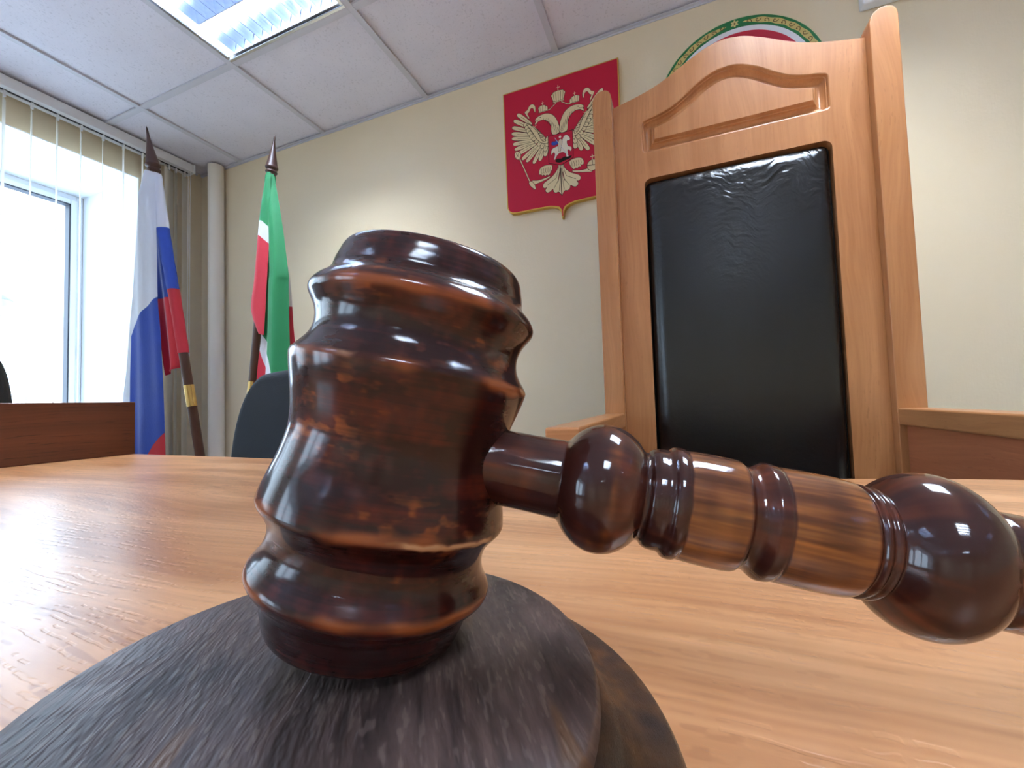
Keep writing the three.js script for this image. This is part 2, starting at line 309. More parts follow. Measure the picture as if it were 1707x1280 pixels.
// ------------------------------------------------------------------ high-backed wooden chair behind the table
{
  const CZ = -1.15, t = thing('judge_chair', 'tall wooden armchair with black leather back and carved arched crest', 'chair', [0.1525, 0.2, CZ]);
  const Y = E - 0.2;                               // local y of the eye
  const hw = 0.3385, pw = 0.052, N = (g) => g;
  // posts with rounded tops
  for (const s of [-1, 1]) {
    const sh = new THREE.Shape(), a = s < 0 ? -hw : hw - pw, b = a + pw, top = Y + 0.857;
    sh.moveTo(a, 0); sh.lineTo(b, 0); sh.lineTo(b, top - 0.026); sh.quadraticCurveTo(b - 0.001, top - 0.004, (a + b) / 2 + 0.008, top); sh.quadraticCurveTo((a + b) / 2 - 0.004, top + 0.001, (a + b) / 2 - 0.008, top - 0.0015); sh.quadraticCurveTo(a + 0.002, top - 0.008, a, top - 0.03); sh.closePath();
    const g = new THREE.ExtrudeGeometry(sh, { depth: 0.064, bevelEnabled: true, bevelThickness: 0.002, bevelSize: 0.002, bevelOffset: -0.002, bevelSegments: 3, curveSegments: 10 }).translate(0, 0, -0.066);
    part('post', grainUV(g, 1, 3 + s * 0.31, 2 + s * 0.17), matChair, t);
  }
  // back panel: arched top, hole for the leather pad, hole for the moulding
  const iw = hw - pw - 0.0005, pz = -0.025;
  const bell = [[0, 0.915], [0.025, 0.912], [0.05, 0.905], [0.09, 0.886], [0.135, 0.861], [0.175, 0.843], [0.225, 0.828], [iw, 0.815]];
  const arch = new THREE.SplineCurve(V2([...bell.map(([x, y]) => [-x, y]).reverse(), ...bell.slice(1)])).getPoints(80);
  const sh = new THREE.Shape(); sh.moveTo(-iw, 0.12); arch.forEach((p) => sh.lineTo(p.x, Y + p.y)); sh.lineTo(iw, 0.12); sh.closePath();
  const rr = (x0, x1, y0, y1, r, P = THREE.Path) => { const p = new P(); p.moveTo(x0 + r, y0); p.lineTo(x1 - r, y0); p.absarc(x1 - r, y0 + r, r, -Math.PI / 2, 0); p.lineTo(x1, y1 - r); p.absarc(x1 - r, y1 - r, r, 0, Math.PI / 2); p.lineTo(x0 + r, y1); p.absarc(x0 + r, y1 - r, r, Math.PI / 2, Math.PI); p.lineTo(x0, y0 + r); p.absarc(x0 + r, y0 + r, r, Math.PI, Math.PI * 1.5); return p; };
  const px = 0.211, py1 = Y + 0.594, py0 = 0.42;
  sh.holes.push(rr(-px, px, py0, py1, 0.018));
  // moulding outline
  const gb = [[0, 0.843], [0.03, 0.839], [0.07, 0.82], [0.105, 0.795], [0.135, 0.777], [0.165, 0.767], [0.2, 0.76]];
  const top = new THREE.SplineCurve(V2([...gb.map(([x, y]) => [-x, y]).reverse(), ...gb.slice(1)])).getPoints(90);
  const out = [], arc = (cx, cy, r, a0, a1) => { for (let i = 0; i <= 8; i++) { const a = a0 + (a1 - a0) * i / 8, p = new THREE.Vector2(cx + r * Math.cos(a), cy + r * Math.sin(a)); p.corner = [cx, cy, r, Math.sign(cx), cy < 0.7 ? -1 : 1]; out.push(p); } };
  const gw = 0.2135, gy = 0.666;
  for (let i = 0; i <= 60; i++) out.push(new THREE.Vector2(-gw + 0.014 + (2 * gw - 0.028) * i / 60, gy));
  arc(gw - 0.012, gy + 0.012, 0.012, -Math.PI / 2, 0); arc(gw - 0.013, 0.7455, 0.013, 0, Math.PI / 2);
  top.slice(1, -1).reverse().forEach((p) => out.push(p));
  arc(-gw + 0.013, 0.7455, 0.013, Math.PI / 2, Math.PI); arc(-gw + 0.012, gy + 0.012, 0.012, Math.PI, Math.PI * 1.5);
  const ring = out.filter((p, i) => i === 0 || p.distanceTo(out[i - 1]) > 1e-5).map((p) => { const q = new THREE.Vector2(p.x, p.y + Y); q.corner = p.corner; return q; });
  if (ring[0].distanceTo(ring[ring.length - 1]) < 1e-5) ring.pop();
  const hole = new THREE.Path(); ring.forEach((p, i) => (i ? hole.lineTo(p.x, p.y) : hole.moveTo(p.x, p.y))); hole.closePath(); sh.holes.push(hole);
  part('back_panel', grainUV(new THREE.ExtrudeGeometry(sh, { depth: 0.026, bevelEnabled: false }).translate(0, 0, pz - 0.026), 1, 3.3, 2.45), matChair, t);
  // moulding: inset copies of the outline at the depths of a routed profile
  const n = ring.length;
  const inset = (d) => ring.map((p, i) => {
    if (p.corner && d > p.corner[2]) { const [cx, cy, r, sx, sy] = p.corner; return new THREE.Vector2(cx - sx * (d - r), Y + cy - sy * (d - r)); }
    const a = ring[(i + n - 1) % n], b = ring[(i + 1) % n];
    const t1 = p.clone().sub(a).normalize(), t2 = b.clone().sub(p).normalize(), nn = new THREE.Vector2(-(t1.y + t2.y), t1.x + t2.x).normalize();
    const c = Math.max(0.5, nn.x * -t1.y + nn.y * t1.x);
    const q = p.clone().addScaledVector(nn, d / c);
    return q;
  });
  const prof = [[0, 0], [0.0016, -0.001], [0.003, -0.0042], [0.0036, -0.0062], [0.005, -0.0066], [0.0062, -0.0098], [0.009, -0.0138], [0.0125, -0.016], [0.016, -0.0158], [0.0188, -0.014], [0.0205, -0.0112], [0.0212, -0.0092], [0.0228, -0.0086], [0.025, -0.0042], [0.0262, -0.001]];
  const rows = prof.map(([d0, z0]) => {
    const d = d0 * 1.28, z = z0 * 1.1;
    let r = inset(d);
    // keep inset corners sharp: points that crossed the end lines are pulled on to them
    const e = gw - d, lo = Y + gy + d;
    r = r.map((p) => new THREE.Vector2(clamp(p.x, -e, e), Math.max(p.y, lo)));
    return r.map((p) => V3(p.x, p.y, pz + z));
  });
  const pos = [], idx = [];
  rows.forEach((r) => r.forEach((p) => pos.push(p.x, p.y, p.z)));
  for (let k = 0; k + 1 < rows.length; k++) for (let i = 0; i < n; i++) { const j = (i + 1) % n, a = k * n + i, b = k * n + j, c = a + n, d = b + n; idx.push(a, b, d, a, d, c); }
  let mg = new THREE.BufferGeometry(); mg.setAttribute('position', new THREE.Float32BufferAttribute(pos, 3)); mg.setIndex(idx);
  mg = toCreasedNormals(mg, 0.5);
  part('carved_moulding', grainUV(mg, 1, 3.3, 2.45), matChair, t);
  const isl = new THREE.Shape(rows[rows.length - 1].map((p) => new THREE.Vector2(p.x, p.y)));
  part('crest_field', grainUV(new THREE.ExtrudeGeometry(isl, { depth: 0.02, bevelEnabled: false }).translate(0, 0, pz - 0.021), 1, 3.3, 2.45), matChair, t);
  // leather pad
  const lw = px - 0.006, lh = (py1 - py0) / 2 - 0.006, cy = (py0 + py1) / 2, pg = new THREE.PlaneGeometry(2 * lw, 2 * lh, 60, 100), pp = pg.attributes.position, puv = pg.attributes.uv;
  for (let i = 0; i < pp.count; i++) {
    let x = pp.getX(i), y = pp.getY(i);
    // spread the rows towards the edges
    const ex = x / lw, ey = y / lh; x = lw * Math.sin(ex * Math.PI / 2) * 0.5 + x * 0.5; y = lh * Math.sin(ey * Math.PI / 2) * 0.5 + y * 0.5;
    const r = 0.016, cxr = lw - r, cyr = lh - r;
    if (Math.abs(x) > cxr && Math.abs(y) > cyr) { const dx = Math.abs(x) - cxr, dy = Math.abs(y) - cyr, m = Math.max(dx, dy) / Math.hypot(dx, dy); x = Math.sign(x) * (cxr + dx * m); y = Math.sign(y) * (cyr + dy * m); }
    const qx = Math.max(0, Math.abs(x) - cxr), qy = Math.max(0, Math.abs(y) - cyr), dist = Math.min(lw - Math.abs(x), lh - Math.abs(y), r - Math.hypot(qx, qy) * (qx > 0 && qy > 0 ? 1 : 0) + (qx > 0 && qy > 0 ? 0 : 1));
    const d = Math.max(0, dist), rise = 0.022 * Math.sqrt(clamp(1 - (1 - clamp(d / 0.036)) ** 2)) + 0.014 * (1 - ((x / lw) ** 2 + (y / lh) ** 2) / 2);
    pp.setXYZ(i, x, y + cy, pz - 0.02 + rise); puv.setXY(i, x, y);
  }
  pg.computeVertexNormals();
  const texLeather = dataTex(1024, 1024, (u, v, o) => {
    const w = (fbm(u, v, 5, 5, 3, 61) - 0.5) * 0.16, cr = fbm(u + w, v + w * 0.6, 24, 130, 3, 62), am = v < 0.5 ? sstep(0.16, 0.4, v + (fbm(u, v, 4, 10, 2, 66) - 0.5) * 0.16) : 0;
    o[0] = o[1] = o[2] = 128 + 190 * (cr - 0.5) * (0.12 + 0.88 * am) + 14 * (fbm(u, v, 200, 500, 2, 63) - 0.5);
  }, false, 1 / 0.5, 1 / 1.25);
  const matLeather = phy({ color: srgb(12, 13, 15), roughness: 0.3, ior: 1.55, bumpMap: texLeather, bumpScale: 0.003 });
  part('back_pad', pg, matLeather, t);
  part('pad_backing', box(-px - 0.01, px + 0.01, py0 - 0.01, py1 + 0.01, pz - 0.038, pz - 0.0265), std({ color: srgb(24, 20, 20), roughness: 0.8 }), t);
  // arms, side panels, seat
  for (const s of [-1, 1]) {
    const a = s < 0 ? -hw : hw - pw, b = a + pw, at = Y - 0.0385;
    part('armrest', box(a, b, at - 0.036, at, 0.0005, 0.555, 0.004, 2, 4 + s, 3), matChair, t);
    const i0 = s < 0 ? a + 0.012 : a + 0.014;
    part('side_panel', box(i0, i0 + 0.022, Y - 0.178, at - 0.0365, 0.0005, 0.52, 0.001, 2, 4.4 + s, 3.1), matArmPanel, t, 'pinkish brown side panel');
    part('front_leg', box(a + 0.006, b - 0.006, 0, at - 0.0365, 0.521, 0.55, 0.003, 1, 4 + s, 2), matChair, t);
    part('side_rail', box(i0, i0 + 0.022, 0.26, 0.36, 0.0005, 0.52, 0.001, 2, 4 + s, 2.5), matChair, t);
  }
  part('seat_rail', box(-iw + 0.045, iw - 0.045, 0.26, 0.36, 0.49, 0.515, 0.001, 0), matChair, t);
  part('seat_cushion', box(-iw + 0.04, iw - 0.04, 0.365, 0.44, -0.015, 0.5, 0.02), matLeather, t);
}

// ------------------------------------------------------------------ gavel and sounding block
{
  const S = 0.12, A = V3(0.1833, 0.9771, -0.1084).normalize(), B = V3(-0.7213, -0.5132, -0.8155).multiplyScalar(S), O = V3(-0.6434, -0.0976, -0.8616).multiplyScalar(S), D = V3(0.9608, -0.2014, -0.1903).normalize();
  const t = thing('gavel', 'dark varnished turned wooden gavel standing on its striking face on the block', 'gavel', [B.x, B.y + E, B.z]);
  const half = [[0, 0], [0.1, 0], [0.19, 0], [0.208, 0.001], [0.216, 0.006], [0.2225, 0.017], [0.2275, 0.033], [0.232, 0.048], [0.2345, 0.06], [0.237, 0.072], [0.247, 0.088], [0.2635, 0.104], [0.2725, 0.117], [0.2748, 0.1255], [0.273, 0.135], [0.266, 0.147], [0.255, 0.165], [0.249, 0.183], [0.247, 0.2], [0.2482, 0.215], [0.2535, 0.232], [0.264, 0.249], [0.276, 0.264], [0.282, 0.2725], [0.2838, 0.28], [0.2828, 0.2885], [0.2795, 0.305], [0.271, 0.338], [0.2595, 0.38], [0.2525, 0.42], [0.251, 0.4409]];
  const H = 0.8818, full = [...half, ...half.slice(0, -1).reverse().map(([r, y]) => [r, H - y])];
  const orient = (g, d) => g.applyQuaternion(new THREE.Quaternion().setFromUnitVectors(V3(0, 1, 0), d));
  const turned = (pts, n, seg, vmax) => {
    const c = smooth(pts, n), g = new THREE.LatheGeometry(c, seg), p = g.attributes.position, uv = g.attributes.uv;
    for (let i = 0; i < p.count; i++) {
      // slight hand-turned unevenness
      const x = p.getX(i), y = p.getY(i), z = p.getZ(i), r = Math.hypot(x, z), a = Math.atan2(z, x), k = 1 + 0.004 * Math.sin(2 * a + y * 9) + 0.003 * Math.sin(5 * a - y * 23);
      if (r > 0.05) p.setXYZ(i, x * k, y, z * k);
      uv.setY(i, y / vmax);
    }
    // lathe normals, joined at the seam
    const q = new THREE.Vector3();
    g.computeVertexNormals(); const nn = g.attributes.normal, m = c.length;
    for (let i = 0; i < m; i++) { q.set(nn.getX(i) + nn.getX(seg * m + i), nn.getY(i) + nn.getY(seg * m + i), nn.getZ(i) + nn.getZ(seg * m + i)).normalize(); nn.setXYZ(i, q.x, q.y, q.z); nn.setXYZ(seg * m + i, q.x, q.y, q.z); }
    return g.scale(S, S, S);
  };
  // stain: dark walnut with worn amber along the ridges and patchy varnish
  const ridges = [0.1255, 0.281, H - 0.281, H - 0.1255], edges2 = [0.008, H - 0.008];
  const texHead = dataTex(1024, 1024, (u, v, o) => {
    const y = v * H, m = fbm(u, v, 9, 16, 5, 21), f = fbm(u, v, 70, 30, 2, 25), l = fbm(u, v, 4, 150, 3, 27);
    let wear = 0;
    for (const r of ridges) wear = Math.max(wear, (1 - sstep(0.004, 0.02, Math.abs(y - r + (fbm(u, v, 24, 8, 2, 31) - 0.5) * 0.016))) * sstep(0.3, 0.62, fbm(u, v, 14, 6, 3, 33)));
    const chip = (1 - sstep(0.002, 0.011, Math.abs(y - (r0(y)) + (f - 0.5) * 0.01))) * sstep(0.57, 0.65, fbm(u, v, 9, 4, 3, 37));
    const body = sstep(0.3, 0.36, v) * (1 - sstep(0.64, 0.7, v));
    const a = clamp((m - 0.4) * 1.9 * (0.5 + 0.5 * body) + (f - 0.5) * 0.7 + (l - 0.5) * 0.6);
    const am = sstep(0.54, 0.74, fbm(u, v, 40, 44, 3, 23)) * sstep(0.45, 0.65, fbm(u, v, 6, 8, 2, 29)) * (0.3 + 0.7 * a), c = [mix(mix(38, 92, a), 142, am), mix(mix(11, 30, a), 74, am), mix(mix(10, 17, a), 30, am)], k = wear * 0.85;
    o[0] = mix(mix(c[0], 150, k), 186, chip); o[1] = mix(mix(c[1], 80, k), 142, chip); o[2] = mix(mix(c[2], 38, k), 104, chip);
  }, true);
  function r0(y) { return y < H / 2 ? 0.277 : H - 0.277; }
  const texHeadB = dataTex(1024, 1024, (u, v, o) => { o[0] = o[1] = o[2] = 128 + 170 * (fbm(u, v, 12, 9, 4, 51) - 0.5) + 26 * (fbm(u, v, 5, 190, 1, 53) - 0.5); }, false);
  const matHead = phy({ map: texHead, roughness: 0.5, specularIntensity: 0.1, clearcoat: 0.8, clearcoatRoughness: 0.13, bumpMap: texHeadB, bumpScale: 0.0006 });
  part('gavel_head', orient(turned(full, 300, 200, H), A), matHead, t);
  const ball = (c, w, r, a0, a1, n = 16) => Array.from({ length: n + 1 }, (_, i) => { const x = a0 + (a1 - a0) * i / n; return [r * Math.sqrt(Math.max(0, 1 - ((x - c) / w) ** 2)), x]; });
  const hp = [[0, 0.12], [0.07, 0.121], [0.084, 0.14], [0.086, 0.25], [0.087, 0.34], [0.0885, 0.39], [0.089, 0.403], ...ball(0.4921, 0.1115, 0.1413, 0.408, 0.572), [0.0957, 0.577], [0.096, 0.583], [0.1025, 0.589], [0.107, 0.598], [0.1085, 0.61], [0.1085, 0.62], [0.111, 0.627], [0.117, 0.634], [0.119, 0.642], [0.1185, 0.651], [0.1155, 0.658], [0.1152, 0.664], [0.1165, 0.69], [0.1168, 0.725], [0.1155, 0.755], [0.113, 0.768], [0.107, 0.777], [0.1048, 0.787], [0.1065, 0.796], [0.113, 0.806], [0.1185, 0.815], [0.119, 0.824], [0.118, 0.833], [0.1155, 0.839], [0.1155, 0.846], [0.1165, 0.88], [0.1165, 0.93], [0.115, 0.963], [0.112, 0.981], [0.1065, 0.988], [0.1065, 0.9905], [0.1105, 0.995], [0.111, 1.0], [0.107, 1.0045], [0.1065, 1.0075], [0.109, 1.012], [0.1095, 1.018], [0.105, 1.024], ...ball(1.1138, 0.1185, 0.1564, 1.03, 1.2, 24), [0.103, 1.206], [0.104, 1.212], [0.1085, 1.223], [0.109, 1.24], [0.1088, 1.3], [0.1085, 1.42], [0.1, 1.45], [0.1, 1.47], [0.112, 1.49], [0.118, 1.55], [0.115, 1.75], [0.106, 2.0], [0.096, 2.3], [0.09, 2.52], ...ball(2.67, 0.15, 0.135, 2.55, 2.81, 14), [0, 2.82]];
  const VM = 2.9;
  const texHandle = dataTex(512, 2048, (u, v, o) => {
    const y = v * VM, m = fbm(u, v, 5, 44, 3, 71), st = fbm(u, v, 46, 14, 2, 73), st2 = fbm(u, v, 110, 30, 2, 75), q = (fbm(u, v, 10, 90, 2, 77) - 0.5) * 0.008;
    const bar = Math.max(sstep(0.657, 0.662, y + q) * (1 - sstep(0.762, 0.772, y + q)), sstep(0.838, 0.843, y + q) * (1 - sstep(0.975, 0.986, y + q)), sstep(1.22, 1.23, y + q) * (1 - sstep(1.41, 1.43, y + q)) * 0.4);
    const bl = Math.max(1 - sstep(0.012, 0.03, Math.abs(y - 0.495 + q)), 0.8 * (1 - sstep(0.02, 0.06, Math.abs(y - 1.125 + q)))) * sstep(0.42, 0.62, m);
    const a = clamp((m - 0.42) * 1.6 + (st - 0.5) * 0.8), b = clamp(0.5 + (st - 0.5) * 1.15 + (st2 - 0.5) * 0.7 + (m - 0.5) * 1.1);
    const c = [mix(50, 104, a), mix(20, 46, a), mix(15, 24, a)], d = [mix(80, 146, b), mix(42, 88, b), mix(21, 40, b)], w = clamp(bar + bl * 0.55);
    for (let k = 0; k < 3; k++) o[k] = mix(c[k], d[k], w);
  }, true);
  const texHandleB = dataTex(512, 1024, (u, v, o) => { o[0] = o[1] = o[2] = 128 + 110 * (fbm(u, v, 9, 60, 3, 81) - 0.5) + 26 * (fbm(u, v, 90, 24, 1, 83) - 0.5); }, false);
  const matHandle = phy({ map: texHandle, roughness: 0.5, specularIntensity: 0.15, clearcoat: 0.9, clearcoatRoughness: 0.08, bumpMap: texHandleB, bumpScale: 0.0005 });
  const hm = part('handle', orient(turned(hp, 700, 140, VM), D), matHandle, t);
  hm.position.copy(O.clone().sub(B));

  // sounding block
  const b = thing('sounding_block', 'round dark worn wooden block under the gavel head', 'sounding block', [-0.0875, TY + 0.0002, -0.0875]);
  const planar = (g) => { const p = g.attributes.position, uv = g.attributes.uv; for (let i = 0; i < p.count; i++) uv.setXY(i, p.getX(i) + 0.5, p.getZ(i) + 0.5 - p.getY(i)); return g.rotateY(0); };
  const lathe = (pts, seg = 160) => { const g = new THREE.LatheGeometry(V2(pts), seg); return toCreasedNormals(g, 0.7); };
  const turn = (u, v) => { const c = Math.cos(0.95), s = Math.sin(0.95); return [u * c - v * s, u * s + v * c]; };
  const gr = (u, v) => { const w = (fbm(u, v, 3, 5, 2, 91) - 0.5) * 0.1; return [fbm(u, v + w, 9, 60, 4, 92), fbm(u, v + w * 0.5, 34, 150, 2, 93), fbm(u, v, 5, 4, 3, 94), fbm(u, v + w * 2, 3, 16, 2, 95)]; };
  const texBlock = dataTex(1024, 1024, (u, v, o) => {
    const [a, s, m, r] = gr(u, v), sc = sstep(0.62, 0.8, s), am = sstep(0.55, 0.7, m) * sstep(0.5, 0.62, r);
    const k = clamp(0.5 + (a - 0.5) * 1.2 + (m - 0.5) * 0.9);
    o[0] = mix(mix(mix(44, 94, k), 112, am * 0.6), 140, sc * 0.35); o[1] = mix(mix(mix(34, 75, k), 76, am * 0.6), 124, sc * 0.35); o[2] = mix(mix(mix(33, 70, k), 46, am * 0.6), 114, sc * 0.35);
  }, true, 1 / 0.14, 1 / 0.14);
  const texBlockB = dataTex(1024, 1024, (u, v, o) => { const [a, s, m, r] = gr(u, v); o[0] = o[1] = o[2] = 150 + 120 * (a - 0.5) + 190 * (s - 0.5) - 70 * sstep(0.6, 0.7, a); }, false, 1 / 0.14, 1 / 0.14);
  texBlock.rotation = texBlockB.rotation = 0.95;
  const matBlock = phy({ map: texBlock, bumpMap: texBlockB, bumpScale: 0.00032, roughness: 0.46, specularIntensity: 0.9 });
  const texEdge = dataTex(1024, 256, (u, v, o) => { const a = fbm(u, v, 60, 5, 3, 97), m = fbm(u, v, 9, 3, 3, 99), k = clamp((a - 0.35) * 1.6 + (m - 0.5)); o[0] = mix(46, 138, k); o[1] = mix(28, 92, k); o[2] = mix(22, 50, k); }, true);
  const matEdge = phy({ map: texEdge, roughness: 0.38, clearcoat: 0.6, clearcoatRoughness: 0.25, bumpMap: texBlockB, bumpScale: 0.0004 });
  const bev = (list) => smooth(list, 90).map((p) => [p.x, p.y]);
  part('base', lathe([[0, 0], [0.086, 0], ...bev([[0.086, 0], [0.0878, 0.0012], [0.0884, 0.0045], [0.088, 0.008], [0.0862, 0.0106], [0.083, 0.0116], [0.0785, 0.012], [0.0762, 0.0124], [0.0735, 0.0142], [0.0712, 0.0172], [0.0688, 0.0184], [0.067, 0.0188]]), [0, 0.0188]]), matEdge, b);
  part('striking_top', planar(lathe([[0, 0.0189], [0.0668, 0.0189], ...bev([[0.0668, 0.0189], [0.068, 0.0202], [0.0686, 0.0225], [0.0685, 0.0248], [0.0678, 0.0266], [0.066, 0.0276], [0.0635, 0.0278]]), [0.045, 0.0278], [0.02, 0.0278], [0, 0.0278]])), matBlock, b);
}

// ------------------------------------------------------------------ shield with the state arms on the back wall
{
  const CX = -0.381, TOP = E + 1.265, t = thing('wall_shield', 'red shield with gold rim and double-headed eagle on the wall', 'coat of arms', [CX, TOP, Z0]);
  const half = [[2, 562], [6, 538], [14, 524], [30, 513], [52, 508], [110, 506], [190, 506], [211, 502], [222, 492], [228, 478], [232, 0]];
  const outl = (k) => { const s = new THREE.Shape(), p = half.map(([x, y]) => [Math.max(0, x - k * (x > 3 ? 1 : 0)), y > 500 ? y - k * (x < 15 ? 1.9 : 1) : y < 5 ? y + k : y]); s.moveTo(0, -p[0][1] / 1000); p.forEach(([x, y]) => s.lineTo(x / 1000, -y / 1000)); p.slice().reverse().forEach(([x, y]) => s.lineTo(-x / 1000, -y / 1000)); return s; };
  const matGold = std({ color: srgb(214, 176, 84), metalness: 0.75, roughness: 0.32 });
  part('gold_rim', new THREE.ExtrudeGeometry(outl(0.8), { depth: 0.016, bevelEnabled: true, bevelThickness: 0.0015, bevelSize: 0.0012, bevelSegments: 2 }).translate(0, 0, 0.002), matGold, t, 'thin gold rim');
  const art = canvasTex(1008, 1197, (c, W, Hh) => {
    const K = 2.1, red = '#c4203c', cream = '#e3d0a4', ink = '#2a1712';
    c.fillStyle = red; c.fillRect(0, 0, W, Hh);
    c.translate(W / 2, 5 * K); c.scale(K, K); c.lineJoin = c.lineCap = 'round';
    const poly = (p, fill = cream, lw = 1.6, closed = true, curve = true) => {
      c.beginPath();
      if (curve) { const m = (a, b) => [(a[0] + b[0]) / 2, (a[1] + b[1]) / 2], n = p.length; let s = m(p[n - 1], p[0]); if (!closed) s = p[0]; c.moveTo(...s); for (let i = 0; i < n; i++) { const e = closed || i < n - 1 ? m(p[i], p[(i + 1) % n]) : p[i]; c.quadraticCurveTo(...p[i], ...e); } }
      else p.forEach((q, i) => (i ? c.lineTo(...q) : c.moveTo(...q)));
      if (closed) c.closePath();
      if (fill) { c.fillStyle = fill; c.fill(); }
      if (lw) { c.strokeStyle = ink; c.lineWidth = lw; c.stroke(); }
    };
    const line = (p, lw, col = ink) => { c.beginPath(); p.forEach((q, i) => (i ? c.lineTo(...q) : c.moveTo(...q))); c.strokeStyle = col; c.lineWidth = lw; c.stroke(); };
    const feather = (a, b, w) => {
      const dx = b[0] - a[0], dy = b[1] - a[1], L = Math.hypot(dx, dy), nx = -dy / L * w, ny = dx / L * w, at = (k, s) => [a[0] + dx * k + nx * s, a[1] + dy * k + ny * s];
      c.beginPath(); c.moveTo(...at(0, 0.5)); c.bezierCurveTo(...at(0.4, 0.9), ...at(0.75, 1.15), ...at(0.93, 0.75)); c.quadraticCurveTo(...at(1.03, 0.3), ...at(1, 0)); c.quadraticCurveTo(...at(1.0, -0.75), ...at(0.86, -0.85)); c.bezierCurveTo(...at(0.6, -1), ...at(0.4, -0.8), ...at(0, -0.5)); c.closePath();
      c.fillStyle = cream; c.fill(); c.strokeStyle = ink; c.lineWidth = 1.5; c.stroke();
      line([at(0.2, 0), at(0.72, 0)], 0.9);
    };
    const tips = [[-172, 100], [-188, 122], [-196, 149], [-199, 174], [-199, 195], [-195, 220], [-189, 244], [-177, 266], [-159, 293], [-140, 307], [-111, 321], [-85, 316], [-62, 303]];
    const roots = [[-112, 160], [-112, 176], [-110, 192], [-110, 206], [-108, 218], [-106, 228], [-103, 236], [-98, 243], [-89, 249], [-80, 254], [-70, 256], [-61, 258], [-51, 258]];
    const neck = [[-30, 228], [-34, 205], [-32, 188], [-44, 166], [-62, 154], [-80, 154], [-88, 158], [-92, 164], [-101, 166], [-97, 157], [-95, 152], [-100, 147], [-92, 138], [-76, 132], [-50, 130], [-24, 143], [-8, 168], [1, 200], [2, 226]];
    for (const s of [1, -1]) {
      c.save(); c.scale(s, 1);
      tips.forEach((q, i) => feather(roots[i], q, 9.5));
      for (let i = 0; i < 10; i++) { const k = i / 9, a = [-112 + k * 62, 168 + k * 78], b = [mix(-146, -62, k) - 14 * Math.sin(k * 3.1), mix(150, 282, k)]; feather(a, b, 9); }
      for (let i = 0; i < 8; i++) { const k = i / 7, a = [-86 + k * 40, 196 + k * 44], b = [mix(-122, -54, k) - 8 * Math.sin(k * 3.1), mix(166, 264, k)]; feather(a, b, 8.5); }
      poly([[-46, 222], [-52, 226], [-57, 232], [-57, 244], [-66, 243], [-76, 232], [-82, 212], [-93, 190], [-112, 166], [-136, 146], [-128, 164], [-112, 188], [-100, 214], [-86, 236], [-66, 252], [-44, 254]]);
      for (let i = 0; i < 5; i++) line([[-120 + i * 16, 172 + i * 17], [-112 + i * 16, 176 + i * 16]], 0.9);
      poly(neck);
      for (let i = 0; i < 7; i++) for (let j = 0; j < 4; j++) { const k = i / 7, x = mix(-58, -8, Math.min(1, k * 1.2)) + j * 7 - 6, y = 146 + i * 11 + j * 3; if (x < -4 && x > -66 + i * 5) line([[x, y], [x + 2, y + 8]], 1.1); }
      line([[-98, 150], [-88, 150], [-80, 148]], 1.1); c.fillStyle = ink; c.beginPath(); c.arc(-76, 141, 1.8, 0, 7); c.fill();
      line([[-104, 168], [-112, 172], [-106, 175], [-92, 168]], 1.6, cream);
      // small crown and ribbon
      poly([[-80, 120], [-83, 101], [-74, 95], [-64, 94], [-54, 97], [-44, 107], [-44, 120]], cream, 1.5, true, false);
      line([[-64, 94], [-66, 120]], 1.2); line([[-76, 98], [-74, 119]], 0.9); line([[-52, 99], [-55, 119]], 0.9); line([[-82, 121], [-43, 121]], 3.4); line([[-81, 121], [-44, 121]], 1.6, cream);
      line([[-64, 94], [-64, 81]], 2.2, cream); line([[-69, 86], [-59, 86]], 2, cream);
      line([[-47, 121], [-36, 120], [-22, 110], [-12, 103]], 4.6); line([[-47, 121], [-36, 120], [-22, 110], [-12, 103]], 2.8, cream);
      poly([[-122, 137], [-132, 120], [-143, 100], [-128, 97], [-124, 86], [-114, 77], [-102, 79], [-93, 92], [-95, 118], [-100, 112], [-103, 98], [-110, 92], [-117, 97], [-121, 109], [-130, 110], [-120, 128]], cream, 1.3);
      // thigh, leg, claw
      poly([[-34, 343], [-62, 338], [-82, 343], [-91, 358], [-88, 374], [-80, 370], [-76, 380], [-70, 374], [-64, 384], [-58, 377], [-50, 384], [-42, 374], [-32, 356]]);
      for (let i = 0; i < 5; i++) line([[-78 + i * 9, 350], [-80 + i * 9, 362], [-76 + i * 8, 370]], 1.1);
      poly([[-42, 384], [-58, 388], [-96, 393], [-119, 385], [-127, 398], [-118, 409], [-101, 405], [-79, 401], [-46, 393]]);
      // tail
      poly([[2, 344], [-9, 348], [-14, 368], [-34, 389], [-53, 399], [-73, 409], [-77, 424], [-66, 432], [-58, 426], [-68, 440], [-58, 452], [-44, 448], [-34, 438], [-34, 452], [-22, 460], [-12, 454], [0, 474], [2, 474]]);
      line([[-6, 352], [-20, 400], [-56, 420]], 1.3); line([[-4, 360], [-12, 410], [-30, 438]], 1.3); line([[-2, 366], [-6, 420], [-10, 452]], 1.3); poly([[-4, 372], [-12, 410], [-16, 424], [-7, 400]], red, 0.8);
      c.restore();
    }
    line([[0, 350], [0, 470]], 1.4);
    // great crown
    poly([[-20, 96], [-29, 68], [-20, 57], [0, 54], [20, 57], [29, 68], [20, 96]], cream, 1.6, true, false);
    for (const x of [-18, -9, 0, 9, 18]) line([[x * 1.15, 60], [x * 0.9, 95]], 1.1);
    line([[-22, 98], [22, 98]], 5.4); line([[-21, 98], [21, 98]], 3.4, cream); line([[0, 54], [0, 34]], 2.6, cream); line([[-7, 42], [7, 42]], 2.4, cream);
    // sceptre and orb
    line([[-170, 280], [-131, 382], [-112, 424]], 6.4); line([[-170, 280], [-131, 382], [-112, 424]], 3.8, cream);
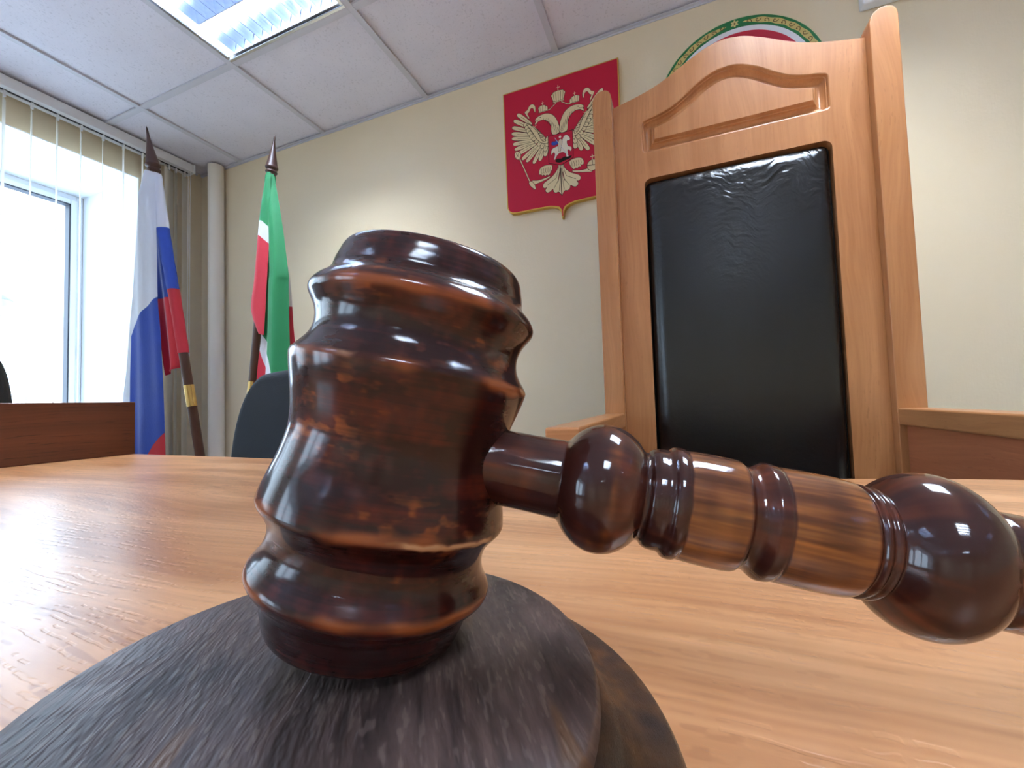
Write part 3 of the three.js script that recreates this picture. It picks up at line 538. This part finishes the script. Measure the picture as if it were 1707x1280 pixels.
    poly([[-189, 276], [-190, 256], [-174, 252], [-161, 267], [-164, 285], [-176, 291]]); line([[-182, 262], [-170, 280]], 1.2); line([[-170, 260], [-182, 280]], 1.2);
    poly([[-134, 392], [-123, 386], [-108, 404], [-102, 430], [-115, 421], [-129, 406]]);
    c.beginPath(); c.arc(122, 382, 21, 0, 7); c.fillStyle = cream; c.fill(); c.strokeStyle = ink; c.lineWidth = 1.6; c.stroke(); line([[101, 380], [143, 384]], 2.6); line([[122, 361], [122, 380]], 1.6); line([[122, 361], [122, 342]], 3, cream); line([[115, 349], [129, 349]], 3, cream);
    // breast shield with horseman
    poly([[-48, 226], [52, 226], [51, 336], [26, 346], [2, 355], [-22, 345], [-48, 336]], ink, 0, true, false);
    poly([[-46, 228], [50, 228], [49, 334], [24, 344], [2, 352], [-22, 343], [-46, 334]], red, 0, true, false);
    const hs = '#e8dfc8';
    poly([[-34, 308], [-38, 292], [-30, 278], [-10, 276], [6, 268], [12, 246], [22, 238], [32, 242], [42, 258], [36, 266], [27, 261], [28, 280], [36, 288], [46, 292], [44, 306], [38, 308], [36, 299], [27, 300], [32, 318], [26, 334], [20, 332], [24, 318], [14, 304], [-4, 304], [-14, 312], [-22, 328], [-28, 326], [-22, 310], [-22, 298], [-30, 296]], hs, 0.9);
    poly([[-8, 292], [-9, 268], [-4, 252], [2, 248], [9, 254], [9, 268], [3, 284], [2, 298], [-4, 302]], '#d9ccb0', 0.9); c.beginPath(); c.arc(1, 241, 5, 0, 7); c.fillStyle = hs; c.fill();
    poly([[-6, 256], [-20, 244], [-14, 256], [-32, 250], [-36, 264], [-22, 270], [-8, 268]], '#3a55b8', 0.5);
    line([[-20, 240], [34, 330]], 1.8, '#c8ccd4');
    poly([[-24, 334], [-14, 324], [2, 330], [14, 322], [30, 328], [46, 324], [38, 336], [16, 338], [-2, 344]], '#2c2a22', 0.8);
  });
  const face = new THREE.ShapeGeometry(outl(4)), p = face.attributes.position, uv = face.attributes.uv;
  for (let i = 0; i < p.count; i++) uv.setXY(i, (p.getX(i) + 0.24) / 0.48, 1 - (-p.getY(i) + 0.005) / 0.57);
  part('painted_face', face.translate(0, 0, 0.0198), phy({ map: art, roughness: 0.6, specularIntensity: 0.5 }), t, 'red face printed with a cream double-headed eagle');
}

// ------------------------------------------------------------------ round emblem behind the chair
{
  const R = 0.257, t = thing('round_emblem', 'round wall emblem with green and gold ornamental ring behind the chair top', 'emblem', [0.235, E + 1.015 - R, Z0]);
  part('gold_rim', new THREE.CylinderGeometry(R, R, 0.014, 120).rotateX(Math.PI / 2).translate(0, R, 0.007), std({ color: srgb(226, 214, 170), metalness: 0.3, roughness: 0.4 }), t, 'pale gold rim');
  const art = canvasTex(1024, 1024, (c, W) => {
    const K = W / 0.512, P = (r, a) => [W / 2 + r * K * Math.cos(a), W / 2 - r * K * Math.sin(a)], disc = (r, f) => { c.fillStyle = f; c.beginPath(); c.arc(W / 2, W / 2, r * K, 0, 7); c.fill(); };
    c.fillStyle = '#e8dcb4'; c.fillRect(0, 0, W, W); disc(0.2535, '#1d7a44'); disc(0.2225, '#155c34'); disc(0.2215, '#eef0f4'); disc(0.2045, '#c4203c');
    const band = (a0, a1, r0, r1) => { c.beginPath(); for (let i = 0; i <= 60; i++) c.lineTo(...P(r1(i / 60), a0 + (a1 - a0) * i / 60)); for (let i = 60; i >= 0; i--) c.lineTo(...P(r0(i / 60), a0 + (a1 - a0) * i / 60)); c.closePath(); };
    for (let q = 0; q < 4; q++) {
      const a = Math.PI / 2 + q * Math.PI / 2, g0 = a + 0.1, g1 = a + Math.PI / 2 - 0.1, tap = (k) => Math.min(1, 8 * Math.min(k, 1 - k));
      c.fillStyle = '#d3bd72'; band(g0, g1, (k) => 0.2375 - 0.0085 * tap(k) - 0.0012 * Math.sin(k * 40), (k) => 0.2375 + 0.0085 * tap(k) + 0.0012 * Math.sin(k * 40)); c.fill();
      c.strokeStyle = '#6d5526'; c.lineWidth = 5; c.lineCap = 'round';
      for (let i = 0; i < 12; i++) { const b = g0 + 0.07 + (g1 - g0 - 0.14) * i / 11, s = i % 2 ? 1 : -1; c.beginPath(); c.moveTo(...P(0.2375 - 0.0045 * s, b - 0.045)); c.bezierCurveTo(...P(0.2375 + 0.006 * s, b - 0.03), ...P(0.2375 + 0.007 * s, b), ...P(0.2375 + 0.001 * s, b + 0.012)); c.quadraticCurveTo(...P(0.2375 - 0.006 * s, b + 0.015), ...P(0.2375 - 0.003 * s, b - 0.004)); c.stroke(); }
      for (let i = 0; i < 6; i++) { const [x, y] = P(0.2385, a), b = i * Math.PI / 3 + a; c.fillStyle = '#e0cd8c'; c.beginPath(); c.ellipse(x + 13 * Math.cos(b), y - 13 * Math.sin(b), 12, 7, -b, 0, 7); c.fill(); }
      const [x, y] = P(0.2385, a); c.fillStyle = '#7a5d2a'; c.beginPath(); c.ellipse(x, y, 5, 8, 0, 0, 7); c.fill();
    }
    // white beast with a raised paw and a wing
    c.save(); c.translate(W / 2, W / 2); c.scale(K * 0.001, K * 0.001); c.fillStyle = '#f0f0f2'; c.strokeStyle = '#8b2034'; c.lineWidth = 3;
    const S = (p) => { c.beginPath(); p.forEach((q, i) => { const n = p[(i + 1) % p.length]; const m = [(q[0] + n[0]) / 2, (q[1] + n[1]) / 2]; if (!i) { const l = p[p.length - 1]; c.moveTo((l[0] + q[0]) / 2, (l[1] + q[1]) / 2); } c.quadraticCurveTo(...q, ...m); }); c.closePath(); c.fill(); c.stroke(); };
    S([[130, -60], [110, -100], [140, -120], [155, -70], [130, -10], [100, 0]]); S([[-150, -30], [-135, -62], [-100, -62], [-80, -35], [0, -25], [90, -30], [120, 10], [115, 60], [135, 120], [95, 120], [80, 60], [0, 50], [-30, 70], [-20, 125], [-60, 125], [-72, 50], [-110, 60], [-140, 90], [-165, 70], [-120, 20], [-110, -5], [-140, -10]]);
    S([[-60, -30], [-40, -120], [30, -150], [110, -140], [70, -115], [90, -105], [50, -90], [70, -78], [20, -50]]); c.restore();
  });
  const f = new THREE.CircleGeometry(0.2555, 120), p = f.attributes.position, uv = f.attributes.uv;
  for (let i = 0; i < p.count; i++) uv.setXY(i, p.getX(i) / 0.512 + 0.5, p.getY(i) / 0.512 + 0.5);
  part('painted_face', f.translate(0, R, 0.0146), phy({ map: art, roughness: 0.45 }), t, 'face with green, white and red rings');
}
{
  const t = thing('wall_box', 'small white plastic box high on the wall by the chair post', 'wall box', [0.575, E + 1.185, Z0]);
  part('box_body', box(0, 0.42, -0.014, 0.17, 0.0002, 0.035, 0.006), matPVC, t);
  part('box_lid', box(0.014, 0.406, 0, 0.156, 0.0352, 0.043, 0.003), matPVC, t);
}

// ------------------------------------------------------------------ flags on two slanting poles in one stand
const matPole = phy({ map: wDark.map, color: lin(0.42, 0.36, 0.36), roughness: 0.4 });
const matBrass = std({ color: srgb(196, 164, 104), metalness: 1, roughness: 0.22 });
const matFinial = phy({ color: srgb(74, 48, 42), roughness: 0.4 });
const YF = E - 0.2;
function flagPole(t, top, foot, fl, ferrule) {        // points in the flag's own axes
  const d = top.clone().sub(foot).normalize(), q = new THREE.Quaternion().setFromUnitVectors(V3(0, 1, 0), d);
  part('pole', grainUV(rod(foot, top, 0.0172, 20), 1), matPole, t);
  const k = fl / 0.19, pr = [[0.016, -0.004], [0.0165, 0.004], [0.021, 0.008], [0.0235, 0.013], [0.021, 0.018], [0.0165, 0.021], [0.017, 0.025], [0.0235, 0.029], [0.0255, 0.034], [0.024, 0.039], [0.0225, 0.043], [0.019, 0.062], [0.0105, 0.11], [0.0052, 0.15], [0.0035, 0.175], [0, 0.19]].map(([r, y]) => [r * Math.sqrt(k), y * k]);
  part('finial', new THREE.LatheGeometry(smooth(pr, 60), 28).applyQuaternion(q).translate(top.x, top.y, top.z), matFinial, t, 'dark turned spear finial');
  const f0 = foot.clone().addScaledVector(d, ferrule[0]), f1 = foot.clone().addScaledVector(d, ferrule[1]);
  part('ferrule', rod(f0, f1, 0.0186, 24), matBrass, t, 'brass ferrule');
  return d;
}
const clothBump = dataTex(256, 256, (u, v, o) => { o[0] = o[1] = o[2] = 128 + 60 * (fbm(u, v, 100, 100, 1, 3) - 0.5) + 120 * (fbm(u, v, 5, 3, 3, 7) - 0.5); }, false, 2, 2);
function sheet(name, t, L, R, zf, { dx = 0, bulge = 0.02, folds = [], base = '#fff', polys = [], org, n = 28, m = 70, label }) {
  const row = (A, k) => { const x = k * (A.length - 1), i = Math.min(A.length - 2, Math.floor(x)), f = x - i, p = (j) => A[clamp(j, 0, A.length - 1)]; const c = (a) => { const p0 = p(i - 1)[a], p1 = p(i)[a], p2 = p(i + 1)[a], p3 = p(i + 2)[a]; return 0.5 * (2 * p1 + (p2 - p0) * f + (2 * p0 - 5 * p1 + 4 * p2 - p3) * f * f + (3 * p1 - p0 - 3 * p2 + p3) * f * f * f); }; return [c(0), c(1)]; };
  const pos = [], uv = [], idx = [];
  let x0 = 1e9, x1 = -1e9, y0 = 1e9, y1 = -1e9; for (const [x, y] of [...L, ...R]) { x0 = Math.min(x0, x); x1 = Math.max(x1, x); y0 = Math.min(y0, y); y1 = Math.max(y1, y); }
  for (let j = 0; j <= m; j++) for (let i = 0; i <= n; i++) {
    const a = row(L, j / m), b = row(R, j / m), s = i / n, x = mix(a[0], b[0], s), y = mix(a[1], b[1], s), wide = Math.abs(b[0] - a[0]);
    let z = zf(y) + bulge * Math.sin(Math.PI * s) * Math.min(1, wide / 0.1 + 0.2);
    for (const [f, ph, am, sl] of folds) z += am * Math.sin(f * Math.PI * 2 * s + ph + sl * j / m) * Math.min(1, wide / 0.12) * (0.3 + 0.7 * j / m);
    pos.push(x + dx - org[0], y + E - org[1], z - org[2]); uv.push((x - x0) / (x1 - x0), (y - y0) / (y1 - y0));
  }
  for (let j = 0; j < m; j++) for (let i = 0; i < n; i++) { const k = j * (n + 1) + i; idx.push(k, k + n + 1, k + 1, k + 1, k + n + 1, k + n + 2); }
  const g = new THREE.BufferGeometry(); g.setAttribute('position', new THREE.Float32BufferAttribute(pos, 3)); g.setAttribute('uv', new THREE.Float32BufferAttribute(uv, 2)); g.setIndex(idx); g.computeVertexNormals();
  const map = canvasTex(256, 768, (c, W, H) => { c.fillStyle = base; c.fillRect(0, 0, W, H); for (const [col, pts] of polys) { c.fillStyle = col; c.beginPath(); pts.forEach(([x, y]) => c.lineTo((x - x0) / (x1 - x0) * W, (1 - (y - y0) / (y1 - y0)) * H)); c.closePath(); c.fill(); } });
  return part(name, g, phy({ map, roughness: 0.7, sheen: 0.3, sheenRoughness: 0.5, sheenColor: lin(0.5, 0.5, 0.5), side: THREE.DoubleSide, transmission: 0.18, thickness: 0, bumpMap: clothBump, bumpScale: 0.0012 }), t, label);
}
const FOOT = V3(-1.75, 0.2, -1.19);
{
  const t = thing('flag_stand', 'dark wooden floor stand holding both slanting flag poles', 'flag stand', [FOOT.x, FOOT.y, FOOT.z]);
  part('stand_base', new THREE.LatheGeometry(smooth([[0.001, 0], [0.15, 0], [0.155, 0.008], [0.15, 0.022], [0.11, 0.032], [0.085, 0.042], [0.001, 0.043]], 40), 48), matFinial, t);
}
{ // white, blue and red flag
  const zf = (y) => -1.15 + 0.085 * (y + 0.1735), org = [-1.7937, 0.2 + 0.044, zf(-0.8)];
  const t = thing('tricolour_flag', 'white, blue and red flag drooping on a brown pole beside the window', 'flag', org);
  const loc = (x, y) => V3(x - org[0], y + E - org[1], zf(y) - org[2]);
  const top = loc(-1.994, 1.003), foot = loc(-1.7937, -0.8);
  const d = flagPole(t, top, foot, 0.205, [0.835, 0.925]);
  const W = '#dfe3ee', Bl = '#2446a6', Re = '#c4202f';
  // hoist sleeve round the pole
  const a = loc(-1.994, 1.0), b = loc(-1.909, 0.25), sl = new THREE.CylinderGeometry(0.0235, 0.0195, a.distanceTo(b), 28, 40, true), sp = sl.attributes.position;
  for (let i = 0; i < sp.count; i++) { const y = sp.getY(i), an = Math.atan2(sp.getZ(i), sp.getX(i)), k = 1 + 0.05 * Math.sin(3 * an + y * 12) + 0.03 * Math.sin(y * 60 + an); sp.setX(i, sp.getX(i) * k); sp.setZ(i, sp.getZ(i) * k); }
  sl.computeVertexNormals();
  sl.translate(0, -a.distanceTo(b) / 2, 0).rotateX(Math.PI).applyQuaternion(new THREE.Quaternion().setFromUnitVectors(V3(0, 1, 0), b.clone().sub(a).normalize())).translate(a.x, a.y, a.z);
  part('hoist_sleeve', sl, phy({ map: canvasTex(64, 512, (c) => { c.fillStyle = W; c.fillRect(0, 0, 64, 512); c.fillStyle = Bl; c.fillRect(0, 512 * 0.305, 64, 512); c.fillStyle = '#b31e2d'; c.fillRect(0, 512 * 0.645, 64, 512); }), roughness: 0.7, side: THREE.DoubleSide, bumpMap: clothBump, bumpScale: 0.001 }), t, 'striped sleeve along the pole');
  sheet('inner_fold', t, [[-2.039, 0.86], [-2.046, 0.638], [-2.052, 0.487], [-2.05, 0.333], [-2.045, 0.2], [-2.042, 0.163]], [[-1.975, 0.85], [-1.955, 0.626], [-1.93, 0.474], [-1.915, 0.323], [-1.908, 0.222], [-1.922, 0.2]], (y) => zf(y) - 0.004, { bulge: 0.012, folds: [[1.6, 0.6, 0.01, 2]], base: Bl, polys: [['#d02233', [[-2.081, 0.49], [-1.86, 0.484], [-1.86, 0.096], [-2.139, 0.106]]]], org, label: 'blue and red fold behind' });
  sheet('cloth', t, [[-2.028, 1.0], [-2.09, 0.858], [-2.143, 0.671], [-2.189, 0.503], [-2.236, 0.36], [-2.291, 0.179], [-2.333, 0.064], [-2.395, -0.19], [-2.405, -0.447]], [[-1.984, 0.991], [-1.995, 0.84], [-2.008, 0.651], [-2.024, 0.484], [-2.022, 0.341], [-2.03, 0.165], [-2.036, 0.055], [-2.058, -0.184], [-2.087, -0.422]], (y) => zf(y) + 0.018, { dx: 0.03, bulge: 0.04, folds: [[1.1, 0.4, 0.016, 1.2], [2.3, 1.1, 0.006, -2]], base: W, polys: [[Bl, [[-2.0, 0.5], [-2.028, 0.484], [-2.107, 0.429], [-2.167, 0.375], [-2.194, 0.334], [-2.2, 0.301], [-2.25, 0.076], [-2.3, -0.189], [-2.34, -0.443], [-2.37, -0.6], [-1.9, -0.6]]], [Re, [[-1.973, -0.029], [-2.049, -0.08], [-2.12, -0.132], [-2.161, -0.178], [-2.312, -0.437], [-2.35, -0.6], [-1.9, -0.6]]]], org, label: 'hanging white, blue and red cloth' });
}
{ // green, white and red flag
  const zf = (y) => -1.2 - 0.0235 * (y - 0.122), org = [-1.702, 0.2 + 0.044, zf(-0.8)];
  const t = thing('green_flag', 'green flag with white stripe and red lower half on a brown pole', 'flag', org);
  const loc = (x, y) => V3(x - org[0], y + E - org[1], zf(y) - org[2]);
  const top = loc(-1.527, 0.974), foot = loc(-1.702, -0.8);
  flagPole(t, top, foot, 0.174, [0.79, 0.925]);
  const G = '#1f8a54', W = '#e2e2ec', Re = '#d42c40';
  const a = loc(-1.529, 0.968), b = loc(-1.585, 0.4);
  part('hoist_sleeve', rod(b, a, 0.0225, 24, 0.02), phy({ color: srgb(31, 138, 84), roughness: 0.7 }), t, 'green sleeve along the pole');
  sheet('back_fold', t, [[-1.475, 0.591], [-1.48, 0.477], [-1.48, 0.345], [-1.478, 0.199], [-1.473, -0.039], [-1.473, -0.2]], [[-1.44, 0.584], [-1.421, 0.469], [-1.408, 0.337], [-1.39, 0.193], [-1.371, -0.04], [-1.37, -0.2]], (y) => zf(y) - 0.03, { dx: -0.018, bulge: 0.01, base: '#e8cdd2', polys: [[Re, [[-1.522, 0.423], [-1.36, 0.412], [-1.33, -0.25], [-1.545, -0.25]]]], org, label: 'pale and red fold behind' });
  sheet('cloth', t, [[-1.547, 0.966], [-1.549, 0.866], [-1.549, 0.73], [-1.551, 0.639], [-1.552, 0.549], [-1.555, 0.516], [-1.557, 0.454], [-1.559, 0.301], [-1.575, 0.181], [-1.586, 0.06], [-1.597, -0.086], [-1.6, -0.25]], [[-1.513, 0.958], [-1.488, 0.853], [-1.46, 0.714], [-1.446, 0.622], [-1.433, 0.531], [-1.435, 0.501], [-1.435, 0.44], [-1.43, 0.289], [-1.419, 0.172], [-1.41, 0.053], [-1.402, -0.086], [-1.4, -0.25]], (y) => zf(y) + 0.02, { dx: 0.025, bulge: 0.022, folds: [[1.25, 2.2, 0.016, 0.9], [2.6, 0.5, 0.005, 1.5]], base: G, polys: [[W, [[-1.62, 0.38], [-1.589, 0.343], [-1.554, 0.3], [-1.519, 0.243], [-1.491, 0.195], [-1.475, 0.151], [-1.449, 0.055], [-1.414, -0.086], [-1.38, -0.25], [-1.685, -0.25]]], [Re, [[-1.62, 0.36], [-1.588, 0.293], [-1.57, 0.255], [-1.555, 0.192], [-1.53, 0.135], [-1.494, 0.033], [-1.459, -0.086], [-1.42, -0.25], [-1.685, -0.25]]]], org, label: 'hanging green cloth' });
  sheet('front_fold', t, [[-1.551, 0.961], [-1.575, 0.856], [-1.59, 0.753], [-1.6, 0.634], [-1.61, 0.524], [-1.623, 0.407], [-1.58, 0.305]], [[-1.528, 0.958], [-1.526, 0.846], [-1.529, 0.742], [-1.531, 0.624], [-1.537, 0.514], [-1.541, 0.398], [-1.55, 0.297]], (y) => zf(y) + 0.036, { dx: 0.044, bulge: 0.014, folds: [[1, 0.3, 0.006, 1]], base: G, polys: [[W, [[-1.66, 0.78], [-1.617, 0.774], [-1.589, 0.768], [-1.561, 0.76], [-1.532, 0.732], [-1.48, 0.65], [-1.48, 0.2], [-1.7, 0.2]]], [Re, [[-1.7, 0.717], [-1.634, 0.717], [-1.598, 0.711], [-1.573, 0.701], [-1.531, 0.664], [-1.48, 0.6], [-1.48, 0.2], [-1.7, 0.214]]]], org, label: 'front fold showing white and red' });
}

// ------------------------------------------------------------------ dark office chairs
const texFab = dataTex(256, 256, (u, v, o) => { o[0] = o[1] = o[2] = 255 * fbm(u, v, 120, 120, 2, 3); }, false, 1 / 0.12, 1 / 0.12);
const matFabric = phy({ color: srgb(44, 50, 57), roughness: 0.9, sheen: 0.4, sheenRoughness: 0.6, sheenColor: lin(0.25, 0.27, 0.3), bumpMap: texFab, bumpScale: 0.0007 });
const matPlastic = std({ color: srgb(28, 29, 31), roughness: 0.5 });
function officeChair(label, pos, turn, back, sq = 0) {
  const t = thing('office_chair', label, 'office chair', pos, turn, 'dark office chairs');
  const pad = (w, h, d, k) => { // rounded cushion with a shield outline
    const s = new THREE.Shape(), a = w / 2, q = mix(0.45, 0.82, sq);
    s.moveTo(-a * 0.86, 0); s.quadraticCurveTo(-a, 0, -a, h * 0.14); s.bezierCurveTo(-a, h * 0.55, -a * k, h * 0.9, -a * q, h * 0.98); s.quadraticCurveTo(0, h * 1.02, a * q, h * 0.98); s.bezierCurveTo(a * k, h * 0.9, a, h * 0.55, a, h * 0.14); s.quadraticCurveTo(a, 0, a * 0.86, 0);
    return new THREE.ExtrudeGeometry(s, { depth: d, bevelEnabled: true, bevelThickness: 0.02, bevelSize: 0.02, bevelOffset: -0.02, bevelSegments: 5, curveSegments: 24 });
  };
  const [w, y0, y1] = back;
  part('backrest', grainUV(pad(w, y1 - y0, 0.02, mix(0.82, 1, sq)).translate(0, y0, -0.06), 0), matFabric, t);
  part('back_shell', grainUV(pad(w * 0.94, (y1 - y0) * 0.95, 0.002, mix(0.82, 1, sq)).translate(0, y0 + 0.01, -0.105), 0), matPlastic, t);
  part('seat', grainUV(pad(0.46, 0.44, 0.025, 0.98).rotateX(-Math.PI / 2).translate(0, 0.43, 0.47), 0), matFabric, t);
  part('back_bar', merge(box(-0.03, 0.03, 0.39, y0 + 0.2, -0.15, -0.128, 0.004), box(-0.03, 0.03, 0.38, 0.4, -0.15, 0.3, 0.004)), matPlastic, t);
  part('gas_column', new THREE.CylinderGeometry(0.028, 0.028, 0.28, 20).translate(0, 0.24, 0.25), matPlastic, t);
  for (let i = 0; i < 5; i++) {
    const a = i * Math.PI * 2 / 5, l = part('base_arm', rod(V3(0, 0.1, 0.25), V3(0.27 * Math.sin(a), 0.065, 0.25 + 0.27 * Math.cos(a)), 0.018, 10, 0.024), matPlastic, t);
    mesh('caster', new THREE.CylinderGeometry(0.025, 0.025, 0.04, 18).rotateZ(Math.PI / 2).rotateY(a + 0.5).translate(0.27 * Math.sin(a), 0.025, 0.25 + 0.27 * Math.cos(a)), matPlastic, l);
  }
  return t;
}
officeChair('dark fabric office chair with rounded back behind the gavel head', [-1.0, 0.2, -0.83], 0.03, [0.5, 0.5, E + 0.113 - 0.2]);
officeChair('dark office chair at far left behind the raised table board', [-1.66, 0.2, -0.285], -1.45, [0.5, 0.5, E + 0.19 - 0.2], 1);

// ------------------------------------------------------------------ lamp on the window sill
{
  const t = thing('desk_lamp', 'pale desk lamp on the window sill at the left edge', 'lamp', [-2.8, WB + 0.0255, -0.79]);
  const sy = E + 0.515 - (WB + 0.0255);
  part('lamp_base', new THREE.LatheGeometry(smooth([[0.001, 0], [0.07, 0], [0.075, 0.006], [0.07, 0.016], [0.02, 0.022], [0.001, 0.022]], 30), 36), matPVC, t);
  part('stem', rod(V3(0, 0.02, 0), V3(0, sy + 0.1, 0), 0.007, 12), matWhiteMetal, t);
  part('shade', new THREE.LatheGeometry(V2([[0.138, 0], [0.136, 0.004], [0.045, 0.1], [0.02, 0.115], [0.018, 0.112], [0.042, 0.096], [0.132, 0.003], [0.138, 0]]), 48).translate(0, sy, 0), std({ color: srgb(196, 198, 214), roughness: 0.5, side: THREE.DoubleSide }), t);
}

renderer.render(scene, camera);
